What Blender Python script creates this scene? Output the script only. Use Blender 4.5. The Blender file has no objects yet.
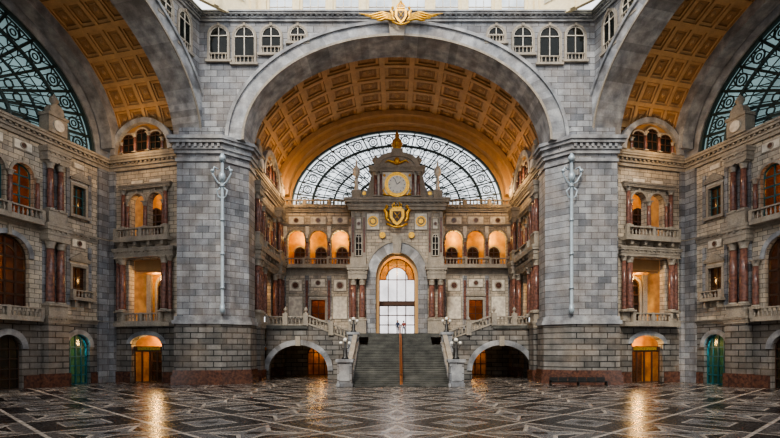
import bpy, math, random
from mathutils import Matrix, Vector
random.seed(3)
PI=math.pi
S=bpy.context.scene
try: S.view_settings.look='AgX - Medium High Contrast'
except Exception: pass
# ---------------------------------------------------------------- materials
class NT:
    def __init__(s,name):
        s.mat=bpy.data.materials.new(name); s.mat.use_nodes=True
        s.t=s.mat.node_tree; s.b=s.t.nodes['Principled BSDF']; s.o=s.t.nodes['Material Output']
    def n(s,typ,**kw):
        q=s.t.nodes.new(typ)
        for k,v in kw.items(): setattr(q,k,v)
        return q
    def l(s,a,b): s.t.links.new(a,b)
    def setin(s,sock,v):
        if isinstance(v,bpy.types.NodeSocket): s.l(v,sock)
        else: sock.default_value=v
    def m(s,op,a,b=0.0,c=0.0):
        q=s.n('ShaderNodeMath',operation=op)
        s.setin(q.inputs[0],a); s.setin(q.inputs[1],b); s.setin(q.inputs[2],c)
        return q.outputs[0]
    def mix(s,f,a,b,bt='MIX'):
        q=s.n('ShaderNodeMix',data_type='RGBA',blend_type=bt)
        s.setin(q.inputs[0],f)
        s.setin(q.inputs[6],a if isinstance(a,bpy.types.NodeSocket) else (*a,1))
        s.setin(q.inputs[7],b if isinstance(b,bpy.types.NodeSocket) else (*b,1))
        return q.outputs[2]
    def obj(s):
        return s.n('ShaderNodeTexCoord').outputs['Object']
    def noise(s,scale,detail=4,vec=None,dist=0.0):
        q=s.n('ShaderNodeTexNoise'); q.inputs['Scale'].default_value=scale; q.inputs['Detail'].default_value=detail
        q.inputs['Distortion'].default_value=dist
        s.l(vec or s.obj(),q.inputs['Vector']); return q.outputs['Fac']
    def ramp(s,f,a,b):
        q=s.n('ShaderNodeMapRange'); q.inputs[1].default_value=a; q.inputs[2].default_value=b
        s.l(f,q.inputs[0]); return q.outputs[0]
    def tint(s):
        q=s.n('ShaderNodeAttribute',attribute_name='tint'); return q.outputs['Fac']
    def bump(s,h,st=0.3,d=0.05):
        q=s.n('ShaderNodeBump'); q.inputs['Strength'].default_value=st; q.inputs['Distance'].default_value=d
        s.l(h,q.inputs['Height']); s.l(q.outputs[0],s.b.inputs['Normal'])

def stone(name,c1,c2,mortar,bw=1.2,bh=.6,ms=.02,rough=.7,nv=.35,plain=False,streak=.5,warm=0.0):
    N=NT(name); sx=N.n('ShaderNodeSeparateXYZ'); N.l(N.obj(),sx.inputs[0])
    nz=N.noise(.9,6); nf=N.noise(7,5)
    mp=N.n('ShaderNodeMapping'); mp.inputs['Scale'].default_value=(1.3,1.3,.12); N.l(N.obj(),mp.inputs[0]); ns=N.noise(1.0,5,mp.outputs[0])
    if plain:
        col=N.mix(N.ramp(nz,.35,.65),c1,c2)
    else:
        cb=N.n('ShaderNodeCombineXYZ'); N.l(N.m('ADD',sx.outputs[0],sx.outputs[1]),cb.inputs[0]); N.l(sx.outputs[2],cb.inputs[1])
        br=N.n('ShaderNodeTexBrick'); N.l(cb.outputs[0],br.inputs['Vector'])
        br.inputs['Color1'].default_value=(*c1,1); br.inputs['Color2'].default_value=(*c2,1); br.inputs['Mortar'].default_value=(*mortar,1)
        br.inputs['Scale'].default_value=1; br.inputs['Mortar Size'].default_value=ms; br.inputs['Brick Width'].default_value=bw; br.inputs['Row Height'].default_value=bh
        br.inputs['Mortar Smooth'].default_value=.3
        col=br.outputs['Color']
        N.bump(N.m('SUBTRACT',1.0,br.outputs['Fac']),.5,.04)
    if warm>0:
        col=N.mix(N.m('MULTIPLY',N.ramp(N.noise(.35,5),.42,.68),warm),col,(.27,.20,.14))
    k=N.m('ADD',N.m('MULTIPLY',N.m('SUBTRACT',nz,.5),nv*3),1.0)
    k=N.m('MULTIPLY',k,N.m('ADD',N.m('MULTIPLY',N.m('SUBTRACT',nf,.5),nv*1.6),1.0))
    k=N.m('MULTIPLY',k,N.m('ADD',N.m('MULTIPLY',N.m('SUBTRACT',ns,.5),streak*2),1.0))
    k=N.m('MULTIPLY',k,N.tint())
    kc=N.n('ShaderNodeCombineColor')
    for i in range(3): N.l(k,kc.inputs[i])
    N.l(N.mix(1.0,col,kc.outputs[0],'MULTIPLY'),N.b.inputs['Base Color'])
    N.b.inputs['Roughness'].default_value=rough
    return N.mat
def simple(name,c,rough=.5,metal=0.0,nv=.15,c2=None,ns=3):
    N=NT(name); f=N.noise(ns,4)
    c2=c2 or tuple(x*(1-nv) for x in c)
    N.l(N.mix(N.ramp(f,.35,.65),c,c2),N.b.inputs['Base Color'])
    N.b.inputs['Roughness'].default_value=rough; N.b.inputs['Metallic'].default_value=metal
    return N.mat
def glass(name,tc,k=.8,rough=.05,gc=(.5,.6,.6),ns=.35):
    N=NT(name); tr=N.n('ShaderNodeBsdfTransparent'); 
    f=N.noise(ns,3); N.l(N.mix(N.ramp(f,.35,.65),tc,tuple(x*.6 for x in tc)),tr.inputs[0])
    N.b.inputs['Base Color'].default_value=(*gc,1); N.b.inputs['Roughness'].default_value=rough
    mx=N.n('ShaderNodeMixShader'); mx.inputs[0].default_value=1-k
    N.l(tr.outputs[0],mx.inputs[1]); N.l(N.b.outputs[0],mx.inputs[2]); N.l(mx.outputs[0],N.o.inputs[0])
    return N.mat
GREY=stone('bluestone_ashlar',(.145,.155,.175),(.34,.35,.365),(.045,.045,.05),1.35,.66,.03,.6,.45,warm=.35)
RING=stone('bluestone_voussoir',(.21,.22,.24),(.345,.355,.365),(0,0,0),rough=.6,nv=.35,plain=True,streak=.35,warm=.3)
RUST=stone('rusticated_stone',(.10,.097,.092),(.225,.215,.20),(.015,.015,.015),1.6,.6,.06,.7,.45,warm=.35)
CREAM=stone('cream_ashlar',(.58,.49,.37),(.36,.32,.27),(.12,.10,.085),1.0,.45,.03,.7,.4)
TRIM=stone('carved_limestone',(.45,.39,.31),(.20,.18,.155),(0,0,0),plain=True,rough=.7,nv=.6)
WHITE=simple('white_marble_panel',(.84,.78,.66),.4,c2=(.54,.48,.41),ns=2)
PINK=simple('red_marble',(.24,.11,.08),.2,c2=(.10,.052,.045),ns=3.5)
GRAN=simple('brown_granite',(.16,.075,.05),.2,c2=(.06,.035,.03),ns=4)
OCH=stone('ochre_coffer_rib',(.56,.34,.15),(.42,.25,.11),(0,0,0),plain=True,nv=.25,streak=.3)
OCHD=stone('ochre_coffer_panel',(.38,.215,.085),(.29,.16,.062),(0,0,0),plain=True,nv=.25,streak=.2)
YEL=simple('ochre_plaster',(.80,.42,.09),.6,c2=(.5,.22,.04),ns=1)
GOLD=simple('gilding',(1,.60,.10),.35,.7,c2=(.6,.30,.04),ns=6)
IRON=simple('dark_green_iron',(.03,.05,.048),.4,.3)
TEAL=simple('teal_painted_wood',(.02,.13,.145),.4)
WOOD=simple('dark_wood',(.07,.033,.017),.45)
BRONZE=simple('bronze_rail',(.45,.16,.04),.35,.6)
PIPE=simple('zinc_pipe',(.42,.50,.56),.4,.3)
STEP=stone('stair_stone',(.065,.067,.062),(.10,.10,.09),(0,0,0),plain=True,rough=.4,nv=.3)
DGL=glass('dark_window_glass',(.40,.34,.28),.5,.08,(.02,.025,.025),1)
AGL=glass('amber_window_glass',(1,.65,.32),.5,.1,(.04,.03,.02),.8)
TGL=glass('teal_window_glass',(.25,.72,.85),.6,.08,(.02,.09,.10),1)
CLR=glass('lunette_glass',(.94,.98,1.0),.92)
STGL=glass('leaded_lunette_glass',(.17,.24,.24),.75,.1,(.07,.11,.10),.25)
PGL=glass('portal_glass',(1,.94,.93),.92)
OGL=glass('amber_fanlight_glass',(1,.55,.15),.85)
SHOP=glass('shop_glass',(1,.9,.75),.85,.05,(.1,.08,.05),1)
FACE=simple('clock_dial',(.9,.88,.8),.4)
GLOBE=simple('opal_globe',(.9,.88,.8),.3)
BLACK=simple('black_metal',(.02,.02,.02),.4)
DRUM=simple('pale_dome_plaster',(.97,.84,.56),.7)

# ---------------------------------------------------------------- mesh builder
class B:
    def __init__(s): s.v=[];s.f=[];s.m=[];s.t=[];s.s=[];s.mats=[]
    def mi(s,m):
        if m not in s.mats: s.mats.append(m)
        return s.mats.index(m)
    def add(s,vs,fs,mat,smooth=False,tint=1.0):
        o=len(s.v); s.v+=[tuple(p) for p in vs]; k=s.mi(mat)
        for f in fs: s.f.append([i+o for i in f]); s.m.append(k); s.t.append(tint); s.s.append(smooth)
    def box(s,x0,x1,y0,y1,z0,z1,mat,tint=1.0):
        s.add([(x0,y0,z0),(x1,y0,z0),(x1,y1,z0),(x0,y1,z0),(x0,y0,z1),(x1,y0,z1),(x1,y1,z1),(x0,y1,z1)],
              [(0,3,2,1),(4,5,6,7),(0,1,5,4),(1,2,6,5),(2,3,7,6),(3,0,4,7)],mat,False,tint)
    def xz(s,p,y0,y1,mat,tint=1.0):
        n=len(p); a=[(x,y0,z) for x,z in p]+[(x,y1,z) for x,z in p]
        s.add(a,[tuple(range(n)),tuple(range(2*n-1,n-1,-1))]+[(i,i+n,(i+1)%n+n,(i+1)%n) for i in range(n)],mat,False,tint)
    def yz(s,p,x0,x1,mat):
        n=len(p); a=[(x0,y,z) for y,z in p]+[(x1,y,z) for y,z in p]
        s.add(a,[tuple(range(n)),tuple(range(2*n-1,n-1,-1))]+[(i,i+n,(i+1)%n+n,(i+1)%n) for i in range(n)],mat)
    def xy(s,p,z0,z1,mat):
        n=len(p); a=[(x,y,z0) for x,y in p]+[(x,y,z1) for x,y in p]
        s.add(a,[tuple(range(n-1,-1,-1)),tuple(range(n,2*n))]+[(i,(i+1)%n,(i+1)%n+n,i+n) for i in range(n)],mat)
    def lathe(s,cx,cy,prof,n,mat,smooth=True):
        vs=[];fs=[]
        for r,z in prof:
            for i in range(n):
                a=2*PI*i/n; vs.append((cx+r*math.cos(a),cy+r*math.sin(a),z))
        for j in range(len(prof)-1):
            for i in range(n):
                fs.append((j*n+i,j*n+(i+1)%n,(j+1)*n+(i+1)%n,(j+1)*n+i))
        fs.append(tuple(range(n-1,-1,-1))); k=(len(prof)-1)*n; fs.append(tuple(range(k,k+n)))
        s.add(vs,fs,mat,smooth)
    def ball(s,c,r,mat,n=12,sz=1.0,sy=1.0,sx=1.0):
        vs=[];fs=[];m=n//2
        for j in range(m+1):
            t=PI*j/m
            for i in range(n):
                a=2*PI*i/n; vs.append((c[0]+sx*r*math.sin(t)*math.cos(a),c[1]+sy*r*math.sin(t)*math.sin(a),c[2]-sz*r*math.cos(t)))
        for j in range(m):
            for i in range(n): fs.append((j*n+i,j*n+(i+1)%n,(j+1)*n+(i+1)%n,(j+1)*n+i))
        s.add(vs,fs,mat,True)
    def tube(s,pts,r,mat,n=5,closed=False):
        P=[Vector(p) for p in pts]; L=len(P); vs=[];fs=[]
        for i in range(L):
            a=P[(i-1)%L] if (closed or i>0) else P[i]; b=P[(i+1)%L] if (closed or i<L-1) else P[i]
            d=(b-a).normalized(); up=Vector((0,1,0)) if abs(d.y)<.9 else Vector((0,0,1))
            u=d.cross(up).normalized(); w=d.cross(u)
            rr=r[i] if isinstance(r,(list,tuple)) else r
            for k in range(n):
                t=2*PI*(k+.5)/n; vs.append(P[i]+u*(rr*math.cos(t))+w*(rr*math.sin(t)))
        for i in range(L if closed else L-1):
            j=(i+1)%L
            for k in range(n): fs.append((i*n+k,i*n+(k+1)%n,j*n+(k+1)%n,j*n+k))
        if not closed: fs+= [tuple(range(n)),tuple(range((L-1)*n,L*n))]
        s.add(vs,fs,mat,n>5)
    def ring(s,cx,cz,ai,bi,ao,bo,y0,y1,mat,n=24,t0=0.0,t1=PI,var=0.0):
        for i in range(n):
            a=t0+(t1-t0)*i/n; b=t0+(t1-t0)*(i+1)/n
            q=[]
            for y in (y0,y1):
                for (A,Bb,t) in ((ai,bi,a),(ao,bo,a),(ao,bo,b),(ai,bi,b)):
                    q.append((cx+A*math.cos(t),y,cz+Bb*math.sin(t)))
            tt=1+random.uniform(-var,var)
            s.add(q,[(0,3,2,1),(4,5,6,7),(0,4,7,3),(1,2,6,5)]+([(0,1,5,4)] if i==0 else [])+([(3,7,6,2)] if i==n-1 else []),mat,False,tt)
    def disc(s,cx,cz,r,y0,y1,mat,n=20):
        s.xz([(cx+r*math.cos(2*PI*i/n),cz+r*math.sin(2*PI*i/n)) for i in range(n)],y0,y1,mat)
    def archfill(s,cx,zs,hw,b,z1,y0,y1,mat,n=12):
        p=[(cx-hw*math.cos(PI*i/n),zs+b*math.sin(PI*i/n)) for i in range(n+1)]
        for i in range(n):
            (xa,za),(xb,zb)=p[i],p[i+1]
            s.add([(xa,y0,za),(xb,y0,zb),(xb,y0,z1),(xa,y0,z1),(xa,y1,za),(xb,y1,zb),(xb,y1,z1),(xa,y1,z1)],
                  [(0,1,2,3),(5,4,7,6),(0,4,5,1),(3,2,6,7)],mat)
    def strip(s,x0,x1,z0,z1,ops,y0,y1,mat,n=12):
        x=x0
        for (cx,hw,zb,zs,b) in sorted(ops):
            if cx-hw>x+1e-4: s.box(x,cx-hw,y0,y1,z0,z1,mat)
            if zb>z0+1e-4: s.box(cx-hw,cx+hw,y0,y1,z0,zb,mat)
            if b>0: s.archfill(cx,zs,hw,b,z1,y0,y1,mat,n)
            elif zs<z1-1e-4: s.box(cx-hw,cx+hw,y0,y1,zs,z1,mat)
            x=cx+hw
        if x<x1-1e-4: s.box(x,x1,y0,y1,z0,z1,mat)
    def pane(s,cx,hw,zb,zs,b,y,gl,fr,nx=2,nz=3,fw=.09):
        p=[(cx-hw,zb),(cx+hw,zb)]
        if b>0: p+=[(cx+hw*math.cos(PI*i/10),zs+b*math.sin(PI*i/10)) for i in range(11)]
        else: p+=[(cx+hw,zs),(cx-hw,zs)]
        s.add([(a,y,c) for a,c in p],[tuple(range(len(p)))],gl)
        for i in range(nx+1):
            X=cx-hw+2*hw*i/nx; top=zs+(b*math.sqrt(max(0,1-((X-cx)/hw)**2)) if b>0 else 0)
            s.box(X-fw/2,X+fw/2,y-.1,y+.02,zb,top,fr)
        for j in range(nz+1):
            Z=zb+(zs-zb)*j/nz; s.box(cx-hw,cx+hw,y-.1,y+.02,Z-fw/2,Z+fw/2,fr)
        if b>0: s.ring(cx,zs,hw-fw,b-fw,hw,b,y-.1,y+.02,fr,10)
    def bal(s,x0,x1,y,z,h=1.0,mat=None,dp=.3,sp=.42,posts=True):
        mat=mat or TRIM; L=x1-x0
        s.box(x0,x1,y-dp/2,y+dp/2,z,z+.14*h,mat); s.box(x0,x1,y-dp/2-.04,y+dp/2+.04,z+.86*h,z+h,mat)
        np=max(1,round(L/3.2)) 
        for i in range(np+1):
            X=x0+L*i/np
            if posts: s.box(X-.17,X+.17,y-dp/2-.03,y+dp/2+.03,z,z+h+.04,mat)
        k=max(1,int(L/sp))
        for i in range(k):
            X=x0+L*(i+.5)/k; s.baluster(X,y,z+.14*h,z+.86*h,mat)
    def baluster(s,X,y,za,zb,mat,r=.12):
        h=zb-za
        s.lathe(X,y,[(r*.8,za),(r*.5,za+.12*h),(r,za+.38*h),(r*.45,za+.75*h),(r*.8,zb)],6,mat)
    def col(s,x,y,z0,z1,r,mat=None,cap=None):
        mat=mat or PINK; cap=cap or TRIM
        s.box(x-r*1.45,x+r*1.45,y-r*1.45,y+r*1.45,z0,z0+r*.5,cap)
        s.lathe(x,y,[(r*1.35,z0+r*.5),(r*1.4,z0+r*.75),(r*1.1,z0+r*1.0)],12,cap)
        zt=z1-r*2.3
        s.lathe(x,y,[(r*1.02,z0+r),(r,z0+r*1.5),(r*.98,z0+(zt-z0)*.5),(r*.85,zt)],12,mat)
        s.lathe(x,y,[(r*.9,zt),(r*1.05,zt+.1*r),(r*.9,zt+.25*r),(r*1.1,zt+1.0*r),(r*1.45,zt+1.9*r)],10,cap)
        s.box(x-r*1.5,x+r*1.5,y-r*1.5,y+r*1.5,z1-r*.45,z1,cap)
    def cornice(s,x0,x1,y,z,h,pr,mat=None,dent=True,ends=True,yb=None):
        mat=mat or TRIM; e=pr if ends else 0; yb=y+.1 if yb is None else yb
        for k,(a,b,c) in enumerate(((0,.3,.3),(.3,.5,.5),(.62,.82,.85),(.82,1.0,1.0))):
            s.box(x0-e*c,x1+e*c,y-pr*c,yb,z+h*a,z+h*b,mat)
        s.box(x0-e*.4,x1+e*.4,y-pr*.4,yb,z+h*.5,z+h*.62,mat)
        if dent:
            n=max(1,int((x1-x0)/.55))
            for i in range(n):
                X=x0+(x1-x0)*(i+.5)/n; s.box(X-.13,X+.13,y-pr*.7,y,z+h*.48,z+h*.64,mat)
    def urn(s,x,y,z,h,mat):
        r=h*.3
        s.lathe(x,y,[(r*.7,z),(r*.7,z+.08*h),(r*.3,z+.16*h),(r*.45,z+.25*h),(r,z+.5*h),(r*1.05,z+.62*h),(r*.6,z+.7*h),(r*.75,z+.76*h),(r*.3,z+.86*h),(r*.12,z+h)],12,mat)
    def candelabrum(s,x,y,z,h):
        s.lathe(x,y,[(.35,z),(.35,z+.12),(.16,z+.3),(.22,z+.5*h),(.1,z+.6*h),(.1,z+.95*h)],10,BLACK)
        for k in (-1,1):
            s.tube([(x,y,z+.6*h),(x+k*.3,y,z+.58*h),(x+k*.42,y,z+.75*h)],.05,BLACK,6); s.ball((x+k*.42,y,z+.88*h),.17,GLOBE,10)
        s.ball((x,y,z+1.05*h),.21,GLOBE,10)
    def make(s,name,M=None,parent=None):
        me=bpy.data.meshes.new(name); me.from_pydata(s.v,[],s.f)
        for m in s.mats: me.materials.append(m)
        me.polygons.foreach_set('material_index',s.m); me.polygons.foreach_set('use_smooth',s.s)
        at=me.attributes.new('tint','FLOAT','FACE'); at.data.foreach_set('value',s.t)
        me.update(); o=bpy.data.objects.new(name,me); S.collection.objects.link(o)
        if parent: o.parent=parent
        elif M is not None: o.matrix_world=M
        return o
def frame(o,x,y):
    return Matrix(((x[0],y[0],0,o[0]),(x[1],y[1],0,o[1]),(0,0,1,0),(0,0,0,1)))
def at(M,p): return M@Vector(p)
def lamp(p,e,c=(1,.58,.2),r=.35,name='warm_lamp'):
    l=bpy.data.lights.new(name,'POINT'); l.energy=e; l.color=c; l.shadow_soft_size=r
    o=bpy.data.objects.new(name,l); o.location=p; S.collection.objects.link(o)

G,M1,U=6.6,15.8,23.4
# ---------------------------------------------------------------- facade modules
def rect_window(b,c,hw,z0,z1,gl,fr,ped=True,balc=False):
    b.pane(c,hw,z0,z1,0,.35,gl,fr,2,3)
    w=.28
    b.box(c-hw-w,c-hw,-.14,.2,z0-.1,z1+w,TRIM); b.box(c+hw,c+hw+w,-.14,.2,z0-.1,z1+w,TRIM); b.box(c-hw-w,c+hw+w,-.16,.2,z1,z1+w,TRIM)
    b.box(c-hw-w-.15,c+hw+w+.15,-.35,.2,z0-.3,z0,TRIM)
    if ped:
        b.box(c-hw-w-.12,c+hw+w+.12,-.3,.1,z1+.55,z1+.72,TRIM)
        b.xz([(c-hw-w-.2,z1+.72),(c+hw+w+.2,z1+.72),(c,z1+1.5)],-.35,.05,TRIM)
        b.box(c-hw-w,c+hw+w,-.08,.1,z1+w,z1+.55,WHITE)
    if balc:
        b.box(c-hw-.5,c+hw+.5,-.8,0,z0-.3,z0-.08,TRIM)
        for k in (-1,1): b.xz([(c+k*hw-.12,z0-1.0),(c+k*hw+.12,z0-1.0),(c+k*hw+.15,z0-.3),(c+k*hw-.15,z0-.3)],-.6,0,TRIM)
        b.bal(c-hw-.4,c+hw+.4,-.65,z0-.08,.85,sp=.35)
def panel(b,c,hw,z0,z1,disc=True,y=-.06):
    b.box(c-hw,c+hw,y,.05,z0,z1,TRIM); b.box(c-hw+.12,c+hw-.12,y-.03,.05,z0+.12,z1-.12,WHITE)
    if disc:
        r=min(hw,(z1-z0)/2)*.62; b.disc(c,(z0+z1)/2,r,y-.1,.05,TRIM,16); b.disc(c,(z0+z1)/2,r*.7,y-.13,.05,GRAN,16)
def facade(L,segs,roomd=3.0):
    b=B(); og=[];om=[];ou=[]
    T=.7
    for typ,a,c1,*rest in segs:
        c=(a+c1)/2; w=c1-a
        if typ=='pil':
            b.box(a,c1,-.3,0,0,23.4,GREY)
        elif typ=='win':
            og.append((c,1.35,0,3.9,1.35)); b.pane(c,1.35,0,3.9,1.35,.45,TGL,TEAL,4,4,.13)
            b.ring(c,3.9,1.35,1.35,1.85,1.85,-.12,.1,RING,11,var=.15)
            om.append((c,.8,9.0,12.2,0)); rect_window(b,c,.8,9.0,12.2,DGL,WOOD,True,True)
            ou.append((c,.75,17.6,20.6,0)); rect_window(b,c,.75,17.6,20.6,DGL,TEAL,True,False)
            panel(b,c,.9,14.2,15.2); panel(b,c,.7,22.4,23.1,False)
            for k in (-1,1):
                if w>3.1: b.box(c+k*(w/2-.3)-.2,c+k*(w/2-.3)+.2,-.1,0,8,14.5,GREY); b.box(c+k*(w/2-.3)-.2,c+k*(w/2-.3)+.2,-.1,0,17.2,22.2,GREY)
        elif typ=='cols':
            b.box(a,c1,-1.0,0,1.3,G,RUST); b.box(a-.12,c1+.12,-1.15,0,0,1.3,GRAN)
            b.cornice(a,c1,-1.0,G-.4,.7,.25,yb=0)
            b.box(a+.1,c1-.1,-.95,0,G+.3,G+1.3,TRIM)
            for k in (-1,1):
                X=c+k*w*.25
                b.col(X,-.55,G+1.3,14.3,.38); b.box(X-.4,X+.4,-.2,0,G+1.3,14.3,GREY)
                b.col(X,-.55,M1+1.3,21.9,.3); b.box(X-.35,X+.35,-.2,0,M1+1.3,22,GREY)
            b.cornice(a,c1,-.95,14.3,1.5,.3,yb=0); b.box(a+.1,c1-.1,-.9,0,M1,M1+1.3,TRIM)
            b.cornice(a,c1,-.9,21.9,1.3,.25,yb=0)
            b.box(a+.1,c1-.1,-.9,.3,24.7,26.3,TRIM); b.box(a,c1,-1,.4,26.3,26.6,TRIM)
            b.disc(c,25.5,.55,-1.05,0,WHITE,16); b.disc(c,26.9,.75,-.8,.0,TRIM,16); b.urn(c,-.35,27.3,1.4,TRIM)
        elif typ=='arc':
            n=rest[0]; p=w/n; h0=p*.39
            for i in range(n):
                X=a+p*(i+.5); ou.append((X,h0,M1+.3,19.9,h0)); b.ring(X,19.9,h0,h0,h0+.25,h0+.25,-.12,.1,TRIM,10)
                b.pane(X,h0,M1+.3,19.9,h0,.5,AGL,TEAL,2,4,.13)
                b.box(X-.1,X+.1,-.2,.1,19.85+h0,20.4+h0,TRIM)
                panel(b,X,p*.35,22.1,23.1)
                b.col(a+p*i,-.25,M1+1.0,19.9,.21)
            b.col(c1-.1,-.25,M1+1.0,19.9,.19)
            b.box(a,c1,-1.0,0,M1-.35,M1,TRIM); b.bal(a+.1,c1-.1,-.85,M1,1.0)
            k=max(1,n//2); p=w/k
            for i in range(k):
                X=a+p*(i+.5); h=p*.36
                om.append((X,h,7.6,12.2,h)); b.ring(X,12.2,h,h,h+.45,h+.45,-.15,.1,RING,13,var=.1)
                b.pane(X,h,7.6,12.2,h,.5,DGL,WOOD,4,4,.2); b.ring(X,12.2,h*.5,h*.5,h*.58,h*.58,.38,.5,WOOD,12)
                b.box(X-.16,X+.16,-.28,.1,12.1+h,12.9+h,TRIM); b.col(a+p*i+.1,-.35,G+1.0,12.2,.28)
                og.append((X,1.3,0,3.7,1.3)); b.pane(X,1.3,0,3.7,1.3,.5,DGL,WOOD,3,4); b.ring(X,3.7,1.3,1.3,1.85,1.85,-.12,.1,RING,11,var=.15)
            b.box(a,c1,-.9,0,G-.3,G,TRIM); b.bal(a+.1,c1-.1,-.75,G,1.0)
        elif typ=='log':
            og.append((c,2.0,0,4.3,.9)); b.ring(c,4.3,2.0,.9,2.5,1.4,-.15,.1,RING,13,var=.15)
            b.pane(c,2.0,0,3.5,0,.55,SHOP,WOOD,4,1,.16); b.box(c-2,c+2,.4,.6,3.5,4.0,WOOD); b.box(c-1.5,c+1.5,.35,.42,3.58,3.92,GOLD)
            om.append((c,2.25,G+.2,13.6,0)); 
            for k in (-1,1):
                ou.append((c+k*1.18,.95,M1+.2,19.8,.95)); b.ring(c+k*1.18,19.8,.95,.95,1.2,1.2,-.14,.1,TRIM,10)
                b.box(c+k*1.18-.12,c+k*1.18+.12,-.22,.1,20.7,21.2,TRIM)
                b.box(c+k*2.95-.55,c+k*2.95+.55,-.35,0,G+.1,G+1.2,TRIM)
                b.col(c+k*2.7,-.5,G+1.1,13.7,.34); b.col(c+k*3.35,-.4,G+1.1,13.7,.25)
                b.col(c+k*2.75,-.35,M1+1.1,21.2,.24); b.col(c+k*.0+k*2.3,-.2,M1+1.1,19.8,.17)
                panel(b,c+k*1.18,.85,21.5,22.3,False)
                b.box(c+k*2.6-.35,c+k*2.6+.35,-.3,0,M1,M1+1.1,TRIM)
            b.col(c,-.2,M1+1.1,19.8,.22)
            b.cornice(c-3.7,c+3.7,-.45,13.7,1.0,.3,yb=0); b.cornice(c-3.2,c+3.2,-.3,21.2,.5,.2,yb=0,dent=False)
            b.box(c-3.5,c+3.5,-1.0,0,M1-.45,M1-.05,TRIM); b.bal(c-3.3,c+3.3,-.85,M1-.05,1.05)
            for k in (-2.6,-.9,.9,2.6): b.xz([(c+k-.15,14.9),(c+k+.15,14.9),(c+k+.2,M1-.4),(c+k-.2,M1-.4)],-.8,0,TRIM)
            b.box(c-3.6,c+3.6,-.9,0,G-.45,G,TRIM); b.bal(c-2.4,c+2.4,-.7,G,1.0)
            y=roomd-.1
            for k in (-1,1):
                b.pane(c+k*1.2,.8,M1+.2,19.2,.8,y,DGL,WOOD,2,4,.14)
                b.box(c+k*2.0-.3,c+k*2.0+.3,y-.3,y,G,13.3,TRIM)
            b.pane(c+.2,1.0,G+.2,11.0,.8,y-.1,DGL,WOOD,2,4,.16); b.ring(c+.2,11.0,1.0,.8,1.3,1.1,y-.35,y,TRIM,10)
            for k in (-1.15,1.15): b.box(c+.2+k-.15,c+.2+k+.15,y-.35,y,G,11.0,TRIM)
            b.box(c-2.2,c+2.2,T,roomd,12.4,13.6,OCHD)
            for q in range(4): b.box(c-2.2,c+2.2,T+.2+q*.6,T+.4+q*.6,12.2,12.4,OCH)
            b.pane(c-.9,.8,.1,3.4,.0,y-.1,DGL,WOOD,2,3,.14); b.box(c+.4,c+1.6,y-.2,y,0,3.4,GRAN); b.box(c-1.9,c+1.9,y-.3,y,3.6,3.8,TRIM)
    b.strip(0,L,0,G,og,0,T,RUST); b.strip(0,L,G,M1,om,0,T,CREAM); b.strip(0,L,M1,U,ou,0,T,CREAM)
    x=0
    for (cx,hw,*_) in sorted(og)+[(L+.0,0)]:
        if cx-hw-.15>x: b.box(x,cx-hw-.15,-.12,0,0,1.2,GRAN)
        x=cx+hw+.15
    b.cornice(0,L,0,G-.25,.45,.3,dent=False,ends=False); b.cornice(0,L,0,M1-.7,.7,.35,ends=False)
    b.cornice(0,L,0,U,1.3,.7,ends=False)
    b.box(0,L,roomd,roomd+.2,0,U,YEL)
    for z in (G-.3,M1-.4,U-.2): b.box(0,L,T,roomd,z,z+.25,YEL)
    return b

def lunette_attic(b,c,hw,z0,rise,y):
    b.box(c-hw-.8,c+hw+.8,y,.6,z0,z0+.3,TRIM)
    b.ring(c,z0+.3,hw,rise,hw+.6,rise+.55,y-.15,.6,RING,21,var=.15)
    n=14
    p=[(c+hw*math.cos(PI*i/n),z0+.3+rise*math.sin(PI*i/n)) for i in range(n+1)]
    b.add([(a,y+.3,d) for a,d in p],[tuple(range(n+1))],OCHD)
    for k in (-1,0,1):
        h=.68; zt=z0+.3+rise*(.66 if k else .8)
        b.add([(c+k*1.75-h,y+.2,z0+.5),(c+k*1.75+h,y+.2,z0+.5),(c+k*1.75+h,y+.2,zt-.3),(c+k*1.75-h,y+.2,zt-.3)],[(0,1,2,3)],IRON)
        b.pane(c+k*1.75,h,z0+.5,zt-.4,.4,y+.16,DGL,WOOD,2,2,.07)
        b.ring(c+k*1.75,zt-.4,h,.4,h+.15,.55,y-.02,y+.3,TRIM,8)
    for k in (-.5,.5): b.col(c+k*1.75,y+.05,z0+.3,z0+rise*.76,.17)
    for k in (-1.5,1.5): b.col(c+k*1.75,y+.05,z0+.3,z0+rise*.5,.15)

# ---------------------------------------------------------------- vault / arch
ZS=25.6
def coffered(b,cx,hw,rise,y0,y1,na,nd,full=(0,PI)):
    def P(t,y,o): return (cx+(hw+o)*math.cos(t),y,ZS+(rise+o)*math.sin(t))
    t0,t1=full
    for i in range(na):
        for j in range(nd):
            ta=t0+(t1-t0)*i/na; tb=t0+(t1-t0)*(i+1)/na; ya=y0+(y1-y0)*j/nd; yb=y0+(y1-y0)*(j+1)/nd
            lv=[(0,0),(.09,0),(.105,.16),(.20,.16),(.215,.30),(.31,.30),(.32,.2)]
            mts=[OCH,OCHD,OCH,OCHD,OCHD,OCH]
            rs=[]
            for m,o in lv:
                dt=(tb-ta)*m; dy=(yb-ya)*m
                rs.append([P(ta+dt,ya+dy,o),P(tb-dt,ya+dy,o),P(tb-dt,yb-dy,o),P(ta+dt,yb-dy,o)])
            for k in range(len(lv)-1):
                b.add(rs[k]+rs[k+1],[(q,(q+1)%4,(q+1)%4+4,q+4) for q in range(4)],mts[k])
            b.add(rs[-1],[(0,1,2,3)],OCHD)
            tm=(ta+tb)/2; ym=(ya+yb)/2; dt=(tb-ta)*.12; dy=(yb-ya)*.12
            b.add([P(tm-dt,ym,.19),P(tm,ym-dy,.19),P(tm+dt,ym,.19),P(tm,ym+dy,.19),P(tm,ym,-.02)],[(0,1,4),(1,2,4),(2,3,4),(3,0,4)],OCH)
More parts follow.
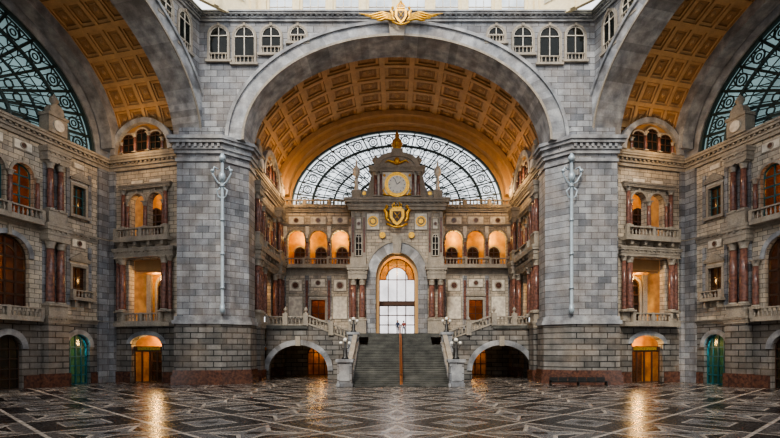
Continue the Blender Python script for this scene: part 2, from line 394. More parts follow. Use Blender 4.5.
def spandrel(b,cx,x0,x1,ztop,y0,y1,mat):
    hw,r=17.0,11.6
    b.box(x0,cx-hw,y0,y1,ZS-1,ztop,mat); b.box(cx+hw,x1,y0,y1,ZS-1,ztop,mat)
    b.archfill(cx,ZS,hw,r,ztop,y0,y1,mat,48)
def big_arch(b,cx,dep):
    b.ring(cx,ZS,16.0,10.8,17.6,12.1,-.25,dep,RING,57,var=.26)
    b.ring(cx,ZS,17.6,12.1,17.95,12.4,-.45,.2,RING,57,var=.06)
    b.ring(cx,ZS,16.0,10.8,16.25,11.05,-.35,-.2,TRIM,57)
def niche(b,x,z0,z1,hw,y):
    b.box(x-hw,x+hw,y-.02,y,z0,z1-hw,IRON)
    b.pane(x,hw,z0,z1-hw,hw,y-.03,DGL,WHITE,2,1,.08)
    b.ring(x,z1-hw,hw,hw,hw+.22,hw+.22,y-.2,y,TRIM,10)
    for k in (-1,1): b.box(x+k*(hw+.11)-.11,x+k*(hw+.11)+.11,y-.2,y,z0,z1-hw,TRIM)
    b.box(x-hw-.4,x+hw+.4,y-.3,y,z0-.25,z0,TRIM); b.box(x-.12,x+.12,y-.28,y,z1,z1+.3,TRIM)
    nb=5
    for i in range(nb): b.baluster(x-hw+2*hw*(i+.5)/nb,y-.12,z0,z0+.6,TRIM,.1)
    b.box(x-hw,x+hw,y-.2,y-.03,z0+.6,z0+.72,TRIM)

def tracery(name,M,cx,a,bb,z0,gl,y=0.0,nr=18,cl=IRON,th=.11):
    b=B(); n=48
    p=[(cx+a*math.cos(PI*i/n),y+.08,z0+bb*math.sin(PI*i/n)) for i in range(n+1)]
    b.add(p,[tuple(range(n+1))],gl)
    def E(f,t): return (cx+a*f*math.cos(t),y,z0+bb*f*math.sin(t))
    for f,r in ((1.0,.30),(.95,.1),(.80,.20),(.70,.06),(.60,.14),(.40,.20),(.29,.06),(.17,.13)):
        b.tube([E(f,PI*i/n) for i in range(n+1)],r,cl,5)
    for i in range(nr+1):
        t=PI*i/nr; b.tube([E(.17,t),E(1,t)],th,cl,4)
    for i in range(nr*2):
        t=PI*(i+.5)/(nr*2); b.tube([E(.40,t),E(.95,t)],.06,cl,4); 
        b.tube([E(.60,t-PI/nr/4),E(.70,t),E(.60,t+PI/nr/4)],.07,cl,4)
        b.tube([E(.80,t-PI/nr/4),E(.74,t),E(.80,t+PI/nr/4)],.07,cl,4)
        b.tube([E(.95,t-PI/nr/4),E(.90,t),E(.95,t+PI/nr/4)],.07,cl,4)
    for i in range(nr):
        t=PI*(i+.5)/nr; c=E(.875,t); r=.6
        for rr,tt in ((r,.09),(r*.45,.07)): b.tube([(c[0]+rr*math.cos(q*PI/5),c[1],c[2]+rr*math.sin(q*PI/5)) for q in range(10)],tt,cl,4,True)
        c=E(.5,t); r=.42
        b.tube([(c[0]+r*math.cos(q*PI/4),c[1],c[2]+r*math.sin(q*PI/4)) for q in range(8)],.08,cl,4,True)
        b.tube([E(.40,PI*i/nr),E(.29,t),E(.40,PI*(i+1)/nr)],.07,cl,4)
    b.box(cx-a,cx+a,y-.15,y+.15,z0-.2,z0+.1,cl)
    b.make(name,M)

# ---------------------------------------------------------------- floor
N=NT('inlaid_marble_floor'); sx=N.n('ShaderNodeSeparateXYZ'); N.l(N.obj(),sx.inputs[0])
T=6.2
def fr(c,off=0.0,T=T): return N.m('ABSOLUTE',N.m('SUBTRACT',N.m('FRACT',N.m('ADD',N.m('DIVIDE',c,T),off)),.5))
a=fr(sx.outputs[0],.5); c=fr(sx.outputs[1]); su=N.m('ADD',a,c); mx=N.m('MAXIMUM',a,c); mn=N.m('MINIMUM',a,c)
def band(v,ctr,w): return N.m('LESS_THAN',N.m('ABSOLUTE',N.m('SUBTRACT',v,ctr)),w)
dark=(.008,.008,.010); mid=(.075,.066,.062); beige=(.40,.34,.28); grey=(.14,.13,.125)
col=N.mix(N.m('LESS_THAN',su,.5),dark,mid)
# four-point star: |x|+3|y| style arms in light grey inside the diamond
star=N.m('LESS_THAN',N.m('ADD',mx,N.m('MULTIPLY',mn,3.2)),.40)
star2=N.m('LESS_THAN',N.m('ADD',mx,N.m('MULTIPLY',mn,3.2)),.30)
col=N.mix(N.m('LESS_THAN',su,.33),col,dark)
col=N.mix(star,col,beige); col=N.mix(star2,col,grey)
col=N.mix(N.m('LESS_THAN',mx,.05),col,dark)
col=N.mix(band(su,.5,.022),col,beige); col=N.mix(band(su,.33,.009),col,(.28,.23,.19))
a2=fr(sx.outputs[0],0.0); c2_=fr(sx.outputs[1],.5); m2=N.m('MAXIMUM',a2,c2_); s2=N.m('ADD',a2,c2_)
col=N.mix(N.m('LESS_THAN',s2,.22),col,grey); col=N.mix(band(s2,.22,.012),col,beige); col=N.mix(N.m('LESS_THAN',m2,.06),col,dark)
nz=N.noise(.35,6); k=N.m('ADD',N.m('MULTIPLY',nz,1.4),.3); kc=N.n('ShaderNodeCombineColor')
for i in range(3): N.l(k,kc.inputs[i])
N.l(N.mix(1.0,col,kc.outputs[0],'MULTIPLY'),N.b.inputs['Base Color'])
N.l(N.m('ADD',N.m('MULTIPLY',N.noise(2.5,4),.25),.14),N.b.inputs['Roughness'])
N.bump(N.noise(1.7,3),.15,.03)
N.b.inputs['Specular IOR Level'].default_value=.4
FLOOR=N.mat
b=B(); b.box(-46,46,-9,80,-.3,0,FLOOR); b.make('floor')

# ---------------------------------------------------------------- central bay
XW=16.8; YB=72.0
MC=frame((0,52.5),(1,0),(0,1))
b=B(); big_arch(b,0,3.5); spandrel(b,0,-20.9,20.9,38.2,0,.6,GREY)
b.cornice(-20.9,20.9,0,38.0,.85,.75,RING,ends=False)
for sgn in (-1,1):
    for x,z0,hw in ((18.7,34.0,.95),(16.0,33.7,1.05),(13.2,34.7,1.0),(10.4,35.9,.85)): niche(b,sgn*x,z0,37.5,hw,0)
b.xz([(-.7,36.2),(.7,36.2),(1.0,38.4),(-1.0,38.4)],-.7,.1,TRIM)
b.make('wall_arch_front',MC)
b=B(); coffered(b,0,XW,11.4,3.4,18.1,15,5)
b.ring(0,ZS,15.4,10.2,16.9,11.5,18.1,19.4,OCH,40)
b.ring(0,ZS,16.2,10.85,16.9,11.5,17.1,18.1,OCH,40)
b.make('ceiling_barrel_vault',MC)
tracery('window_1',frame((0,72.3),(1,0),(0,1)),0,15.3,11.0,24.3,CLR)
b=B()
b.ring(0,24.3,15.3,11.0,17.5,13.0,0,.5,OCH,40)
ops=[]; 
for s_ in (-1,1):
    for x in (14.5,11.35,8.2): ops.append((s_*x,1.25,M1+.1,19.6,1.25))
b.strip(-XW,XW,M1,U,ops+[(0,3.4,M1,M1+.01,2.2)],0,.7,CREAM)
b.strip(-XW,XW,G,M1,[(s_*11.35,1.0,7.9,10.8,0) for s_ in (-1,1)]+[(0,3.4,G,M1-.01,0)],0,.7,CREAM)
b.strip(-XW,XW,0,G,[(s_*11.3,1.6,0,3.2,1.2) for s_ in (-1,1)]+[(0,3.4,5.8,G,0)],0,.7,RUST)
for s_ in (-1,1):
    b.pane(s_*11.3,1.6,0,3.2,1.2,.4,SHOP,WOOD,4,2,.14)
    for x in (14.5,11.35,8.2):
        X=s_*x; b.ring(X,19.6,1.25,1.25,1.5,1.5,-.15,.1,TRIM,12); b.box(X-.14,X+.14,-.25,.1,20.7,21.3,TRIM)
        panel(b,X,1.2,21.6,22.9,True); b.pane(X,.8,M1+.1,18.2,.8,2.9,DGL,WOOD,2,4,.14)
        b.ring(X,18.2,.8,.8,1.0,1.0,2.8,3,TRIM,10)
    for x in (16.1,12.92,9.78,6.7): b.col(s_*x,-.25,M1+1,19.6,.22); b.box(s_*x-.25,s_*x+.25,-.12,0,19.6,21.4,WHITE)
    a,c=sorted((s_*6.4,s_*16.7))
    b.cornice(a,c,0,21.3,.4,.2,dent=False,ends=False)
    b.box(a,c,-1.0,0,M1-.5,M1-.1,TRIM); b.bal(a,c,-.85,M1-.1,1.0,sp=.45)
    b.cornice(a,c,0,14.3,1.0,.35,ends=False)
    rect_window(b,s_*11.35,1.0,7.9,10.8,AGL,WOOD,True,False)
    for x in (14.6,8.2): panel(b,s_*x,1.1,8.0,11.4,False); panel(b,s_*x,1.0,12.0,13.8,True)
    panel(b,s_*11.35,1.1,12.6,13.9,True)
    for x in (16.3,12.95,9.75,6.7): b.box(s_*x-.3,s_*x+.3,-.2,0,G,14.3,GREY); b.box(s_*x-.18,s_*x+.18,-.25,0,8,13.6,PINK)
b.cornice(-XW,XW,0,U,.95,.7,ends=False)
b.bal(-XW,-6.2,-.2,24.35,.8,TRIM,sp=.5); b.bal(6.2,XW,-.2,24.35,.8,TRIM,sp=.5)
for z in (G-.3,M1-.4,U-.2):
    for a,c in ((-XW,-4),(4,XW)): b.box(a,c,.7,3.2,z,z+.25,YEL)
for a,c in ((-XW,-4),(4,XW)): b.box(a,c,3.2,3.4,0,U,YEL); b.box(a if a<0 else 4,a+.2 if a<0 else 4.2,.7,3.2,0,U,YEL)
b.box(-4.2,-4,.7,3.2,0,U,YEL)
b.make('wall_back',frame((0,YB),(1,0),(0,1)))
segs=[('pil',0,.9),('cols',1.3,3.3),('log',3.9,11.6),('cols',12.2,14.2),('pil',14.6,15.5)]
for nm,M in (('wall_choir_left',frame((-XW,56.5),(0,1),(-1,0))),('wall_choir_right',frame((XW,72),(0,-1),(1,0)))):
    b=facade(15.5,segs); lunette_attic(b,7.75,3.6,24.7,3.4,-.75); b.make(nm,M)
    for z,e in ((19,300),(10,260)): lamp(at(M,(7.75,1.9,z+2)),e)

# ---------------------------------------------------------------- portal pavilion (front y=69)
b=B(); W=6.3
b.strip(-W,W,5.8,15.2,[(0,3.5,5.8,15.2,0)],0,3,CREAM)
b.strip(-W,W,15.2,23.4,[(0,3.5,15.2,15.2,2.5)],0,3,CREAM)
b.ring(0,13.6,2.9,3.4,4.2,4.8,-.45,.6,RING,17,var=.3)
b.ring(0,13.6,2.5,3.0,2.9,3.4,.1,2.6,OCH,17)
b.ring(0,13.6,4.2,4.8,4.5,5.1,-.55,0,TRIM,17)
b.xz([(-.45,16.8),(.45,16.8),(.7,19.2),(-.7,19.2)],-.9,0,TRIM)
for s_ in (-1,1):
    b.box(*sorted((s_*2.9,s_*4.2)),-.4,.6,5.8,13.6,GREY)
    b.box(*sorted((s_*2.5,s_*2.9)),.1,2.6,5.8,13.6,OCH)
    b.box(*sorted((s_*4.2,s_*6.6)),-1.3,0,5.8,7.6,TRIM)
    b.cornice(*sorted((s_*4.2,s_*6.5)),-1.2,13.4,1.7,.35,TRIM,yb=0)
    for x in (4.75,5.95): b.col(s_*x,-.75,7.6,13.4,.42); b.box(s_*x-.3,s_*x+.3,-.12,0,7.6,13.4,WHITE)
    b.box(*sorted((s_*4.2,s_*6.4)),-.9,0,15.1,16.2,TRIM)
    for x in (4.5,6.05): b.box(s_*x-.26,s_*x+.26,-.35,0,16.2,22.6,TRIM); b.box(s_*x-.12,s_*x+.12,-.4,0,17,21.8,PINK)
    b.pane(s_*5.28,.42,16.6,19.2,.4,-.06,DGL,WHITE,2,3,.07); panel(b,s_*5.28,.42,20.2,21.8,True,-.1)
    panel(b,s_*3.3,.95,20.1,22.5,True,-.15); b.ring(s_*3.3,21.3,.55,.55,.72,.72,-.3,0,GOLD,14,0,2*PI); b.disc(s_*3.3,21.3,.34,-.36,0,GOLD,14)
    b.box(s_*5.6-.6,s_*5.6+.6,-.6,.6,24.5,25.5,TRIM); b.lathe(s_*5.6,0,[(.45,25.5),(.3,25.8),(.2,27.5),(.45,27.7),(.5,28.5),(.15,29.0),(.05,29.8)],8,WHITE)
    b.xz([(s_*3.4,24.5),(s_*4.9,24.5),(s_*4.9,24.9),(s_*4.3,25.2),(s_*3.9,26.1),(s_*3.6,27.4),(s_*3.4,27.6)][::1 if s_>0 else -1],-.2,.5,TRIM)
    b.disc(s_*4.5,25.1,.5,-.35,.55,TRIM,14); b.disc(s_*4.5,25.1,.25,-.42,.0,GOLD,10)
    b.disc(s_*2.0,19.4,.42,-.3,0,GOLD,12)
    for z in (24.9,27.5): b.ball((s_*1.75,-.6,z),.2,GOLD,8)
    b.tube([(s_*.9,-.6,24.75),(s_*1.5,-.6,24.8),(s_*1.9,-.6,25.4),(s_*1.7,-.6,25.8)],[.08,.12,.12,.05],GOLD,6)
b.cornice(-6.5,6.5,-.35,22.8,1.6,.7,TRIM,yb=3)
b.box(-3.4,3.4,-.5,1.5,24.4,28.2,TRIM); b.box(-2.9,2.9,-.56,0,24.8,27.9,WHITE)
for s_ in (-1,1): b.col(s_*2.9,-.75,24.5,28.0,.26); b.col(s_*2.2,-.75,24.5,28.0,.2)
b.cornice(-3.5,3.5,-.6,28.0,.7,.4,TRIM,yb=1.5)
n=14
b.xz([(-2.9,28.7),(2.9,28.7)]+[(2.9*math.cos(PI*i/n),28.7+1.7*math.sin(PI*i/n)) for i in range(1,n)],-.8,1.2,TRIM)
b.ring(0,28.7,2.4,1.3,3.1,1.9,-1.0,-.7,TRIM,14)
b.ring(0,26.2,1.5,1.5,1.7,1.7,-.75,-.5,GOLD,20,0,2*PI)
b.ball((0,-1.0,29.3),.4,GOLD,12,1.3)
for k in (-1,1): b.tube([(0,-1.0,29.0),(k*.7,-1.0,29.2),(k*1.2,-1.0,29.4),(k*1.6,-1,29.1)],[.16,.18,.12,.04],GOLD,6)
b.box(-.8,.8,-.6,.6,30.2,31.2,TRIM); b.lathe(0,0,[(.8,31.2),(.55,31.4),(.8,31.9),(.6,32.5),(.25,32.9),(.3,33.2),(.05,33.9)],12,GOLD)
for s_ in (-1,1): b.urn(s_*2.9,-.2,28.7,1.7,TRIM)
b.box(-2.5,2.5,2.2,2.4,9.9,10.5,WOOD)
b.pane(0,2.5,10.5,13.6,3.0,2.3,PGL,WOOD,4,1,.12)
b.ring(0,13.6,1.5,1.7,1.62,1.82,2.15,2.35,WOOD,12); b.ring(0,13.6,1.62,1.82,2.5,3.0,2.25,2.28,OGL,12)
b.pane(0,2.5,5.8,9.9,0,2.3,PGL,WOOD,4,3,.14)
b.make('wall_portal',frame((0,69),(1,0),(0,1)))
b=B(); b.disc(0,26.2,1.45,-.12,.0,GOLD,32); b.disc(0,26.2,1.22,-.18,0,FACE,32)
for i in range(12):
    t=i*PI/6; x,z=math.sin(t),math.cos(t); b.tube([(x*.92,-.2,26.2+z*.92),(x*1.12,-.2,26.2+z*1.12)],.05,BLACK,4)
b.tube([(0,-.22,26.2),(.45,-.22,26.55)],.06,BLACK,4); b.tube([(0,-.22,26.2),(-.35,-.22,27.05)],.045,BLACK,4)
b.make('station_clock',frame((0,68.4),(1,0),(0,1)))
def arms(s):
    b=B()
    b.xz([(-.9*s,.6*s),(-.9*s,-.3*s),(-.5*s,-1.0*s),(0,-1.4*s),(.5*s,-1.0*s),(.9*s,-.3*s),(.9*s,.6*s),(.5*s,.8*s),(-.5*s,.8*s)],-.25,0,GOLD)
    b.xz([(-.55*s,.4*s),(-.55*s,-.3*s),(0,-1.0*s),(.55*s,-.3*s),(.55*s,.4*s)],-.32,0,WOOD)
    for k in (-1,1): b.tube([(k*.35*s,-.36,.25*s),(0,-.36,-.2*s),(-k*.2*s,-.36,-.5*s)],.06*s,GOLD,5)
    for i in range(5): 
        t=PI*(i+.5)/5; b.tube([(.5*s*math.cos(t),-.2,.9*s),(.65*s*math.cos(t),-.2,.9*s+.6*s*math.sin(t)+.1),(0,-.2,1.75*s)],.07*s+.03,GOLD,6)
    b.ball((0,-.2,1.85*s),.17*s,GOLD,10)
    b.box(-.6*s,.6*s,-.3,0,.78*s,.95*s,GOLD)
    for k in (-1,1):
        b.tube([(k*.9*s,-.15,-.9*s),(k*1.3*s,-.15,-.5*s),(k*1.25*s,-.15,.2*s),(k*1.55*s,-.15,.6*s),(k*1.2*s,-.15,.9*s)],[.1*s,.22*s,.28*s,.2*s,.12*s],GOLD,7)
        b.ball((k*1.25*s,-.15,1.0*s),.22*s,GOLD,10)
    b.tube([(-1.3*s,-.15,-1.1*s),(-.6*s,-.2,-1.45*s),(0,-.2,-1.55*s),(.6*s,-.2,-1.45*s),(1.3*s,-.15,-1.1*s)],.14*s,GOLD,6)
    return b
arms(1.1).make('gilded_coat_of_arms',Matrix.Translation((0,68.5,22.1)))
b=arms(.68)
for k in (-1,1):
    for j in range(4):
        b.tube([(k*.8,-.1,-.1-.15*j),(k*(1.9-.1*j),-.12,.2-.2*j),(k*(3.1-.35*j),-.1,-.05-.17*j),(k*(4.3-.6*j),-.08,.15-.24*j)],[.12,.15,.11,.04],GOLD,6)
b.make('gilded_eagle_emblem',Matrix.Translation((0.4,51.55,38.1)))

# ---------------------------------------------------------------- piers
for s_,nm in ((-1,'wall_pier_left'),(1,'wall_pier_right')):
    b=B()
    base=[(22.9,0),(18.2,0),(16.0,2.0),(16.0,4.3),(17.0,4.3),(17.0,5.0),(23.6,5.0),(22.9,1.0)]
    cxp,cyp=19.6,2.4
    def off(d):
        out=[]
        for (x,y) in base:
            dx=d if x>cxp else -d; dy=d if y>cyp else -d
            if (x,y)==(18.2,0): dx=-d*.4
            if (x,y)==(16.0,2.0): dy=-d*.4
            if y>4: dy=0
            out.append((x+dx,y+dy))
        if s_<0: out=[(-x,y) for x,y in out][::-1]
        return out
    def ex(d,z0,z1,m):
        p=off(d)
        if s_>0: p=p[::-1]
        b.xy(p,z0,z1,m)
    ex(.45,0,1.0,GRAN); ex(.32,1.0,1.5,GRAN); ex(.2,1.5,6.3,RUST); ex(.38,6.3,6.7,RING); ex(.22,6.7,7.1,RING)
    ex(0,7.1,24.0,GREY)
    for d,z0,z1 in ((.12,23.2,23.5),(.2,24.0,24.4),(.35,24.4,24.7),(.3,24.7,25.0),(.6,25.0,25.35),(.75,25.35,25.7)): ex(d,z0,z1,RING)
    for i in range(8):
        X=s_*(18.4+i*.6); b.box(X-.14,X+.14,-.5,0,24.6,25.0,RING)
    ex(-.15,25.7,26.8,GREY)
    b.make(nm,frame((0,52),(1,0),(0,1)))
    b=B(); X=s_*18.0; Y=-.45
    b.tube([(X,Y,8.2),(X,Y,23.0)],.17,PIPE,8)
    b.lathe(X,Y,[(.12,7.3),(.3,7.6),(.24,8.3)],10,PIPE)
    for z in (10,13.5,17,20.5): b.lathe(X,Y,[(.25,z-.1),(.25,z+.1)],8,PIPE); b.box(X-.06,X+.06,Y,.1,z-.06,z+.06,PIPE)
    for k in (-1,1):
        b.tube([(X,Y,20.6),(X+k*.5,Y-.1,20.9),(X+k*.95,Y-.2,21.7),(X+k*.75,Y-.2,22.4),(X+k*.4,Y-.1,22.2)],.1,PIPE,6)
        b.tube([(X,Y,19.2),(X+k*.4,Y-.1,19.4),(X+k*.55,Y-.1,20.0),(X+k*.2,Y-.1,20.3)],.08,PIPE,6)
        b.ball((X+k*.95,Y-.2,22.0),.22,PIPE,8)
    b.ball((X,Y-.05,21.4),.38,PIPE,10,1.5); b.lathe(X,Y,[(.3,23.0),(.4,23.4),(.1,23.9)],8,PIPE)
    b.make('bracketed_mast',frame((0,52),(1,0),(0,1)))

# ---------------------------------------------------------------- side bays
c15,s15=math.cos(math.radians(15)),math.sin(math.radians(15))
O=Vector((-20.8,52.3)); d=Vector((-s15,-c15)); nn=Vector((-c15,s15)); ND=12.0
def mir(v): return Vector((-v.x,v.y))
E=O+d*32.0
for side in (-1,1):
    tag='left' if side<0 else 'right'
    if side<0:
        Ma=frame(E,-d,nn); Mw=frame(O+d*32.6+nn*ND,-d,nn); Ms=frame(O-d*.6+nn*ND,-nn,-d)
    else:
        Ma=frame(mir(O),mir(d),mir(nn)); Mw=frame(mir(O-d*.6+nn*ND),mir(d),mir(nn)); Ms=frame(mir(O-d*.6+nn*2.0),mir(nn),mir(-d))
    b=B(); big_arch(b,16,3.0); spandrel(b,16,-4 if side<0 else -.2,32.2 if side<0 else 36,38.2,0,.6,GREY)
    b.cornice(-4 if side<0 else 0,32.0 if side<0 else 36,0,38.0,.85,.75,RING,ends=False)
    for x in (2.2,4.9,7.6):
        X=32-x if side<0 else x
        niche(b,X,{2.2:33.9,4.9:35.3,7.6:36.3}[x],37.5,.85,0)
    b.make('wall_arch_'+tag,Ma)
    b=B(); coffered(b,16,16.6,11.4,2.9,ND-1.6,17,4)
    b.ring(16,ZS,15.3,10.3,16.8,11.5,ND-1.7,ND-.2,RING,44,var=.12)
    b.make('ceiling_vault_'+tag,Ma)
    tracery('window_'+('2' if side<0 else '3'),Mw,16.6,14.9,10.8,24.5,STGL,.4,16,IRON,.17)
    L=33.2
    sg=[('pil',0,1.6),('win',2.3,5.5),('cols',5.9,8.1),('arc',8.5,L-8.5,6),('cols',L-8.1,L-5.9),('win',L-5.5,L-2.3),('pil',L-1.6,L)]
    b=facade(L,sg); b.ring(16.6,24.3,14.9,11.0,17.8,13.2,.0,.5,RING,44,var=.12)
    b.make('wall_'+tag,Mw)
    u=lambda t:(L-t if side<0 else t)
    lamp(at(Mw,(u(10.5),2,19.5)),170); lamp(at(Mw,(u(10.5),2,11.5)),150); lamp(at(Mw,(u(3.9),2.2,3.6)),260,(.55,.95,1)); lamp(at(Mw,(u(3.9),2.2,10.5)),40)
    b=facade(10.0,[('pil',0,1.0),('log',1.3,8.7),('pil',9.2,10.0)]); lunette_attic(b,5,3.4,24.7,3.1,-.75)
    b.make('wall_bay_'+tag,Ms)
    for z,e in ((4.5,560),(11.8,280),(20.7,120)): lamp(at(Ms,(5,1.5,z)),e)
    lamp(at(Ma,(u(2.5)-1.2 if side<0 else 2.5,7,25.3)),420,(1,.62,.28)); 
for X in (-14.5,14.5): lamp((X,63,25.6),480,(1,.6,.25)); lamp((X,69,25.6),480,(1,.6,.25))
for X in (-14,-8.5,8.5,14): lamp((X,73.9,20.4),320,(1,.66,.22))
for X in (-11.3,11.3): lamp((X,66.5,4.4),80); lamp((X,74,4),170); lamp((X,73.2,11.5),90)
lamp((0,70.4,14.8),320)

# ---------------------------------------------------------------- the near (unseen) part of the hall
b=B()
b.strip(-34,34,0,39,[(0,15,0,20,11)],0,.8,GREY,24)
b.ring(0,20,15,11,16.5,12.5,.8,1.1,RING,31,var=.15)
for z in (6.6,15.8): b.box(-34,-16,.8,1.2,z-.3,z+.3,TRIM); b.box(16,34,.8,1.2,z-.3,z+.3,TRIM)
b.box(-15,15,-.2,.1,0,14,CREAM)
b.make('wall_rear',Matrix.Translation((0,-8,0)))
tracery('window_4',Matrix.Translation((0,-7.6,0)),0,15,11,20,CLR)
for s_,nm in ((-1,'wall_near_left'),(1,'wall_near_right')):
    b=B(); xs=sorted((s_*29.2,s_*34)); b.box(xs[0],xs[1],-7,21.2,0,39,GREY); b.box(xs[0]-.3,xs[1]+.3,-7,21.2,25,25.7,RING); b.box(xs[0]-.2,xs[1]+.2,-7,21.2,0,1.3,GRAN)
    b.make(nm)

# ---------------------------------------------------------------- dome drum
b=B()
b.strip(-15,15,38.9,46,[(-12.6+3.6*i,1.25,39.3,44,0) for i in range(8)],0,.4,DRUM)
for i in range(8): b.pane(-12.6+3.6*i,1.25,39.3,44,0,.2,CLR,WHITE,3,3,.08)
for i in range(9): b.box(-14.4+3.6*i-.25,-14.4+3.6*i+.25,-.25,0,38.9,46,DRUM)
b.box(-22,22,-1.6,.4,38.5,38.75,RING)
b.make('wall_drum_front',frame((0,54.2),(1,0),(0,1)))
for s_ in (-1,1):
    b=B(); b.box(0,13,0,.4,38.6,46,DRUM)
    for i in range(4): b.box(i*4,i*4+.5,-.25,0,38.6,46,DRUM); 
    for i in range(3): b.pane(i*4+2.2,1.1,40.6,44,0,-.02,CLR,WHITE,2,2,.08)
    if s_<0: M=frame((-15-13*.72,54.2-13*.694),(.72,.694),(-.694,.72))
    else: M=frame((15,54.2),(.72,-.694),(.694,.72))
    b.make('wall_drum_'+('left' if s_<0 else 'right'),M)

# ---------------------------------------------------------------- staircase
SX=.35
MS=Matrix.Translation((SX,0,0))
b=B(); n1=24; h1=4.2; y0,y1=49.0,58.5; hwS=4.75
for i in range(n1):
    ya=y0+(y1-y0)*i/n1; z=h1*(i+1)/n1
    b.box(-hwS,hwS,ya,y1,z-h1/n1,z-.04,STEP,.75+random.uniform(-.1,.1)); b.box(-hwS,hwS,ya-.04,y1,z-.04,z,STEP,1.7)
b.box(-5.7,5.7,y1,66,0,h1,STEP)
n2=9
for i in range(n2):
    ya=62+4*i/n2; z=4.2+1.6*(i+1)/n2
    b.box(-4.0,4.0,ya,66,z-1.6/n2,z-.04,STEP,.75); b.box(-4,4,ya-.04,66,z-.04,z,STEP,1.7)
for s_ in (-1,1):
    xa,xb=sorted((s_*4.75,s_*5.65)); xc=5.2
    b.yz([(49.6,0),(58.5,0),(58.5,h1+.35),(49.6,.75)],xa,xb,GREY)
    m=15
    for i in range(m):
        t=(i+.5)/m; yy=50.2+8.0*t; zb=.75+(h1-.4)*((yy-49.6)/8.9)
        b.baluster(s_*xc,yy,zb+.1,zb+.85,TRIM,.15)
    b.yz([(49.6,1.6),(58.5,h1+1.2),(58.5,h1+1.4),(49.6,1.8)],xa+.2,xb-.2,TRIM)
    b.yz([(49.6,.75),(58.5,h1+.35),(58.5,h1+.5),(49.6,.9)],xa+.05,xb-.05,TRIM)
    for (Y,Z,H,w) in ((49.2,0,2.7,.7),(58.7,h1-.2,1.7,.6)):
        X=s_*(xc+.25)
        b.box(X-w-.1,X+w+.1,Y-w-.1,Y+w+.1,0,Z+.35,GREY); b.box(X-w,X+w,Y-w,Y+w,Z+.35,Z+H-.3,GREY)
        b.box(X-w-.15,X+w+.15,Y-w-.15,Y+w+.15,Z+H-.3,Z+H,RING)
        b.box(X-w+.2,X+w-.2,Y-w-.06,Y,Z+.6,Z+H-.5,RING)
        b.candelabrum(X,Y,Z+H,1.8 if Z==0 else 1.5)
    A=(s_*5.75,4.7); Z=(s_*11.2,6.7); m=13
    b.xz([(s_*5.75,4.2),(s_*11.2,4.2),(s_*11.2,6.7),(s_*5.75,4.7)],61.1,61.75,RUST)
    for z0,z1 in ((.0,.2),(1.0,1.2)):
        b.xz([(A[0],A[1]+z0),(Z[0],Z[1]+z0),(Z[0],Z[1]+z1),(A[0],A[1]+z1)],61.0,61.45,TRIM)
    for i in range(m):
        t=(i+.5)/m; x=A[0]+(Z[0]-A[0])*t; z=A[1]+(Z[1]-A[1])*t; b.baluster(x,61.2,z+.2,z+1.0,TRIM,.15)
    for x,z in ((5.8,4.4),(8.4,5.4)):
        b.box(s_*x-.3,s_*x+.3,60.85,61.55,z,z+1.55,TRIM); b.urn(s_*x,61.2,z+1.55,.8,TRIM)
    for i in range(13):
        x0=5.7+5.5*i/13; b.box(*sorted((s_*x0,s_*11.2)),61.8,65,4.2+2.4*i/13,4.2+2.4*(i+1)/13,STEP)
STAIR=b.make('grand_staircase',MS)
for s_,nm in ((-1,'wall_gallery_left'),(1,'wall_gallery_right')):
    b=B()
    b.strip(*sorted((s_*5.75,s_*16.3)),0,4.6,[(s_*12.4,3.6,0,1.1,3.1)],61,61.8,RUST)
    b.box(*sorted((s_*11.25,s_*16.3)),61,61.8,4.6,6.6,RUST)
    b.ring(s_*12.4,1.1,3.6,3.1,4.25,3.75,60.85,61.2,RING,19,var=.25)
    b.box(s_*12.4-.3,s_*12.4+.3,60.7,61.2,4.1,5.3,TRIM)
    b.box(*sorted((s_*11.3,s_*16.3)),60.85,67.8,6.2,6.6,STEP)
    a,c=sorted((s_*11.6,s_*16.2)); b.bal(a,c,61.2,6.6,1.15,TRIM)
    for x in (11.5,14.0): b.box(s_*x-.3,s_*x+.3,60.85,61.55,6.5,8.1,TRIM); b.urn(s_*x,61.2,8.1,.8,TRIM)
    b.make(nm,MS)
b=B(); b.box(-16.7,16.7,66.05,71.9,5.3,5.8,STEP)
for s_ in (-1,1): b.box(*sorted((s_*11.6,s_*16.7)),67.9,71.9,5.8,6.6,STEP)
b.make('floor_gallery')
b=B()
for X in (-.02,.14):
    pts=[(X,49.2,1.15),(X,58.6,5.25),(X,62,5.2),(X,66,6.8)]
    b.tube(pts,.07,BRONZE,6); b.tube([(p[0],p[1],p[2]-.45) for p in pts],.04,BRONZE,6)
    for i in range(8):
        yy=49.3+9.2*i/7; zf=h1*min(n1,int((yy-y0)/(y1-y0)*n1)+1)/n1; b.tube([(X,yy,zf-.02),(X,yy,1.15+4.1*(yy-49.2)/9.4)],.05,BRONZE,6)
    for yy,zf,zt in ((62,4.2,5.2),(64,5.0,6.0),(65.9,5.78,6.75)): b.tube([(X,yy,zf),(X,yy,zt)],.045,BRONZE,6)
b.make('bronze_handrail',None,STAIR)

# ---------------------------------------------------------------- bench
b=B()
for i in range(6):
    x=15.4+i*.95; b.box(x,x+.85,50.0,50.5,.42,.5,BLACK); b.box(x,x+.85,50.5,50.58,.5,.85,BLACK)
for x in (15.4,18.2,21.0): b.box(x,x+.1,50.0,50.6,0,.5,BLACK)
b.box(15.4,21.1,50.2,50.3,.34,.42,BLACK)
b.make('waiting_bench')

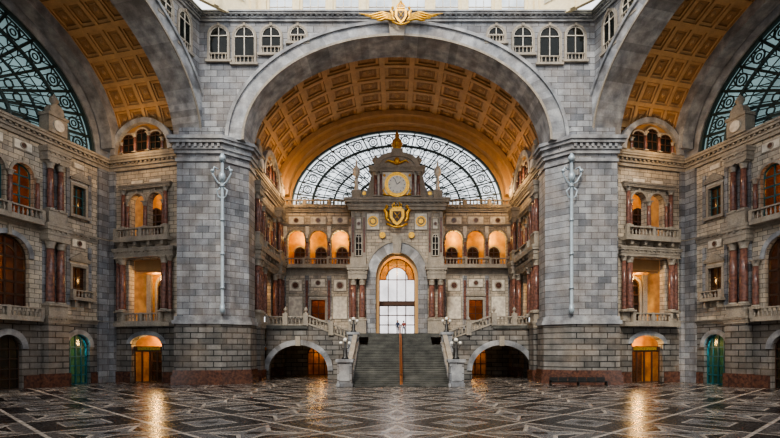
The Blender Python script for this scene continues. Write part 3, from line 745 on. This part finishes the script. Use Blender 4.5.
# ---------------------------------------------------------------- people
def person(name,loc,rot,coat,legs):
    root=bpy.data.objects.new(name,None); S.collection.objects.link(root)
    def skin(nm,J,Ed,mat):
        me=bpy.data.meshes.new(nm); me.from_pydata([j[:3] for j in J],Ed,[]); o=bpy.data.objects.new(nm,me); S.collection.objects.link(o)
        o.parent=root; me.materials.append(mat); md=o.modifiers.new('s','SKIN')
        for i,j in enumerate(J): me.skin_vertices[0].data[i].radius=(j[3],j[4] if len(j)>4 else j[3])
        me.skin_vertices[0].data[0].use_root=True
        md.use_smooth_shade=True; q=o.modifiers.new('d','SUBSURF'); q.levels=2; q.render_levels=2
    skin('torso_and_arms',[(0,0,.95,.16,.12),(0,0,1.15,.15,.11),(0,0,1.38,.18,.11),(0,0,1.48,.07,.06),
        (-.2,0,1.4,.065),(-.26,.05,1.12,.05),(-.25,-.08,.88,.04),(.2,0,1.4,.065),(.27,-.03,1.12,.05),(.27,.1,.9,.04)],
        [(0,1),(1,2),(2,3),(2,4),(4,5),(5,6),(2,7),(7,8),(8,9)],coat)
    skin('legs',[(0,0,.95,.15,.11),(-.1,0,.88,.09),(-.11,-.12,.5,.065),(-.11,-.1,.08,.045),(-.11,-.24,.04,.04),
        (.1,0,.88,.09),(.11,.08,.5,.065),(.11,.25,.1,.045),(.11,.13,.04,.04)],[(0,1),(1,2),(2,3),(3,4),(0,5),(5,6),(6,7),(7,8)],legs)
    skinm=simple('skin',(.6,.36,.26),.5); hair=simple('hair',(.05,.03,.02),.6)
    b=B(); b.ball((0,0,1.62),.1,skinm,16,1.25,1.05,.88); b.ball((0,.02,1.66),.108,hair,16,1.1,1.0,.95); b.ball((0,-.105,1.61),.02,skinm,8,1.4)
    for k in (-1,1): b.ball((k*.035,-.09,1.635),.012,hair,8); b.ball((k*.088,0,1.61),.022,skinm,8,1.4)
    b.tube([(-.03,-.1,1.565),(.03,-.1,1.565)],.006,skinm,5); b.lathe(0,0,[(.05,1.44),(.048,1.56)],10,skinm)
    b.make('head',None,root)
    for nm,x,y,z in (('hand_l',-.25,-.1,.84),('hand_r',.27,.12,.86)):
        b=B(); b.ball((x,y,z),.042,skinm,10,1.3,1.0,.6)
        for i in range(4): b.tube([(x,y-.03+.02*i,z-.04),(x,y-.03+.02*i,z-.09),(x+.01,y-.035+.02*i,z-.12+.006*abs(i-1))],.009,skinm,5)
        b.tube([(x,y-.03,z),(x,y-.06,z-.03),(x,y-.065,z-.06)],.01,skinm,5)
        b.make(nm,None,root)
    root.location=loc; root.rotation_euler=(0,0,rot)
person('standing_traveller',(.1,66.8,5.8),0.2,simple('navy_coat',(.03,.04,.09),.8),simple('dark_trousers',(.03,.03,.035),.8))
person('walking_traveller',(.9,67.6,5.8),2.8,simple('red_jacket',(.25,.06,.05),.8),simple('denim',(.05,.07,.12),.8))

# ---------------------------------------------------------------- light, world, camera
w=bpy.data.worlds.new('sky'); S.world=w; w.use_nodes=True; nt=w.node_tree; bg=nt.nodes['Background']
tc=nt.nodes.new('ShaderNodeTexCoord'); sp=nt.nodes.new('ShaderNodeSeparateXYZ'); cr=nt.nodes.new('ShaderNodeValToRGB')
nt.links.new(tc.outputs['Generated'],sp.inputs[0]); nt.links.new(sp.outputs[2],cr.inputs[0]); nt.links.new(cr.outputs[0],bg.inputs[0])
cr.color_ramp.elements[0].color=(.97,.98,1,1); cr.color_ramp.elements[1].color=(.92,.95,1,1); bg.inputs[1].default_value=2.0
sl=bpy.data.lights.new('sun','SUN'); sl.energy=2.7; sl.angle=.22; sl.color=(1,.91,.77)
so=bpy.data.objects.new('sun',sl); so.rotation_euler=(math.radians(46),0,math.radians(-14)); S.collection.objects.link(so)
cd=bpy.data.cameras.new('cam'); cd.sensor_width=36; cd.lens=36*500/780; cd.shift_x=-7/780; cd.shift_y=131/780; cd.clip_end=500
co=bpy.data.objects.new('camera',cd); co.location=(0,0,3.6); co.rotation_euler=(PI/2,0,0); S.collection.objects.link(co); S.camera=co
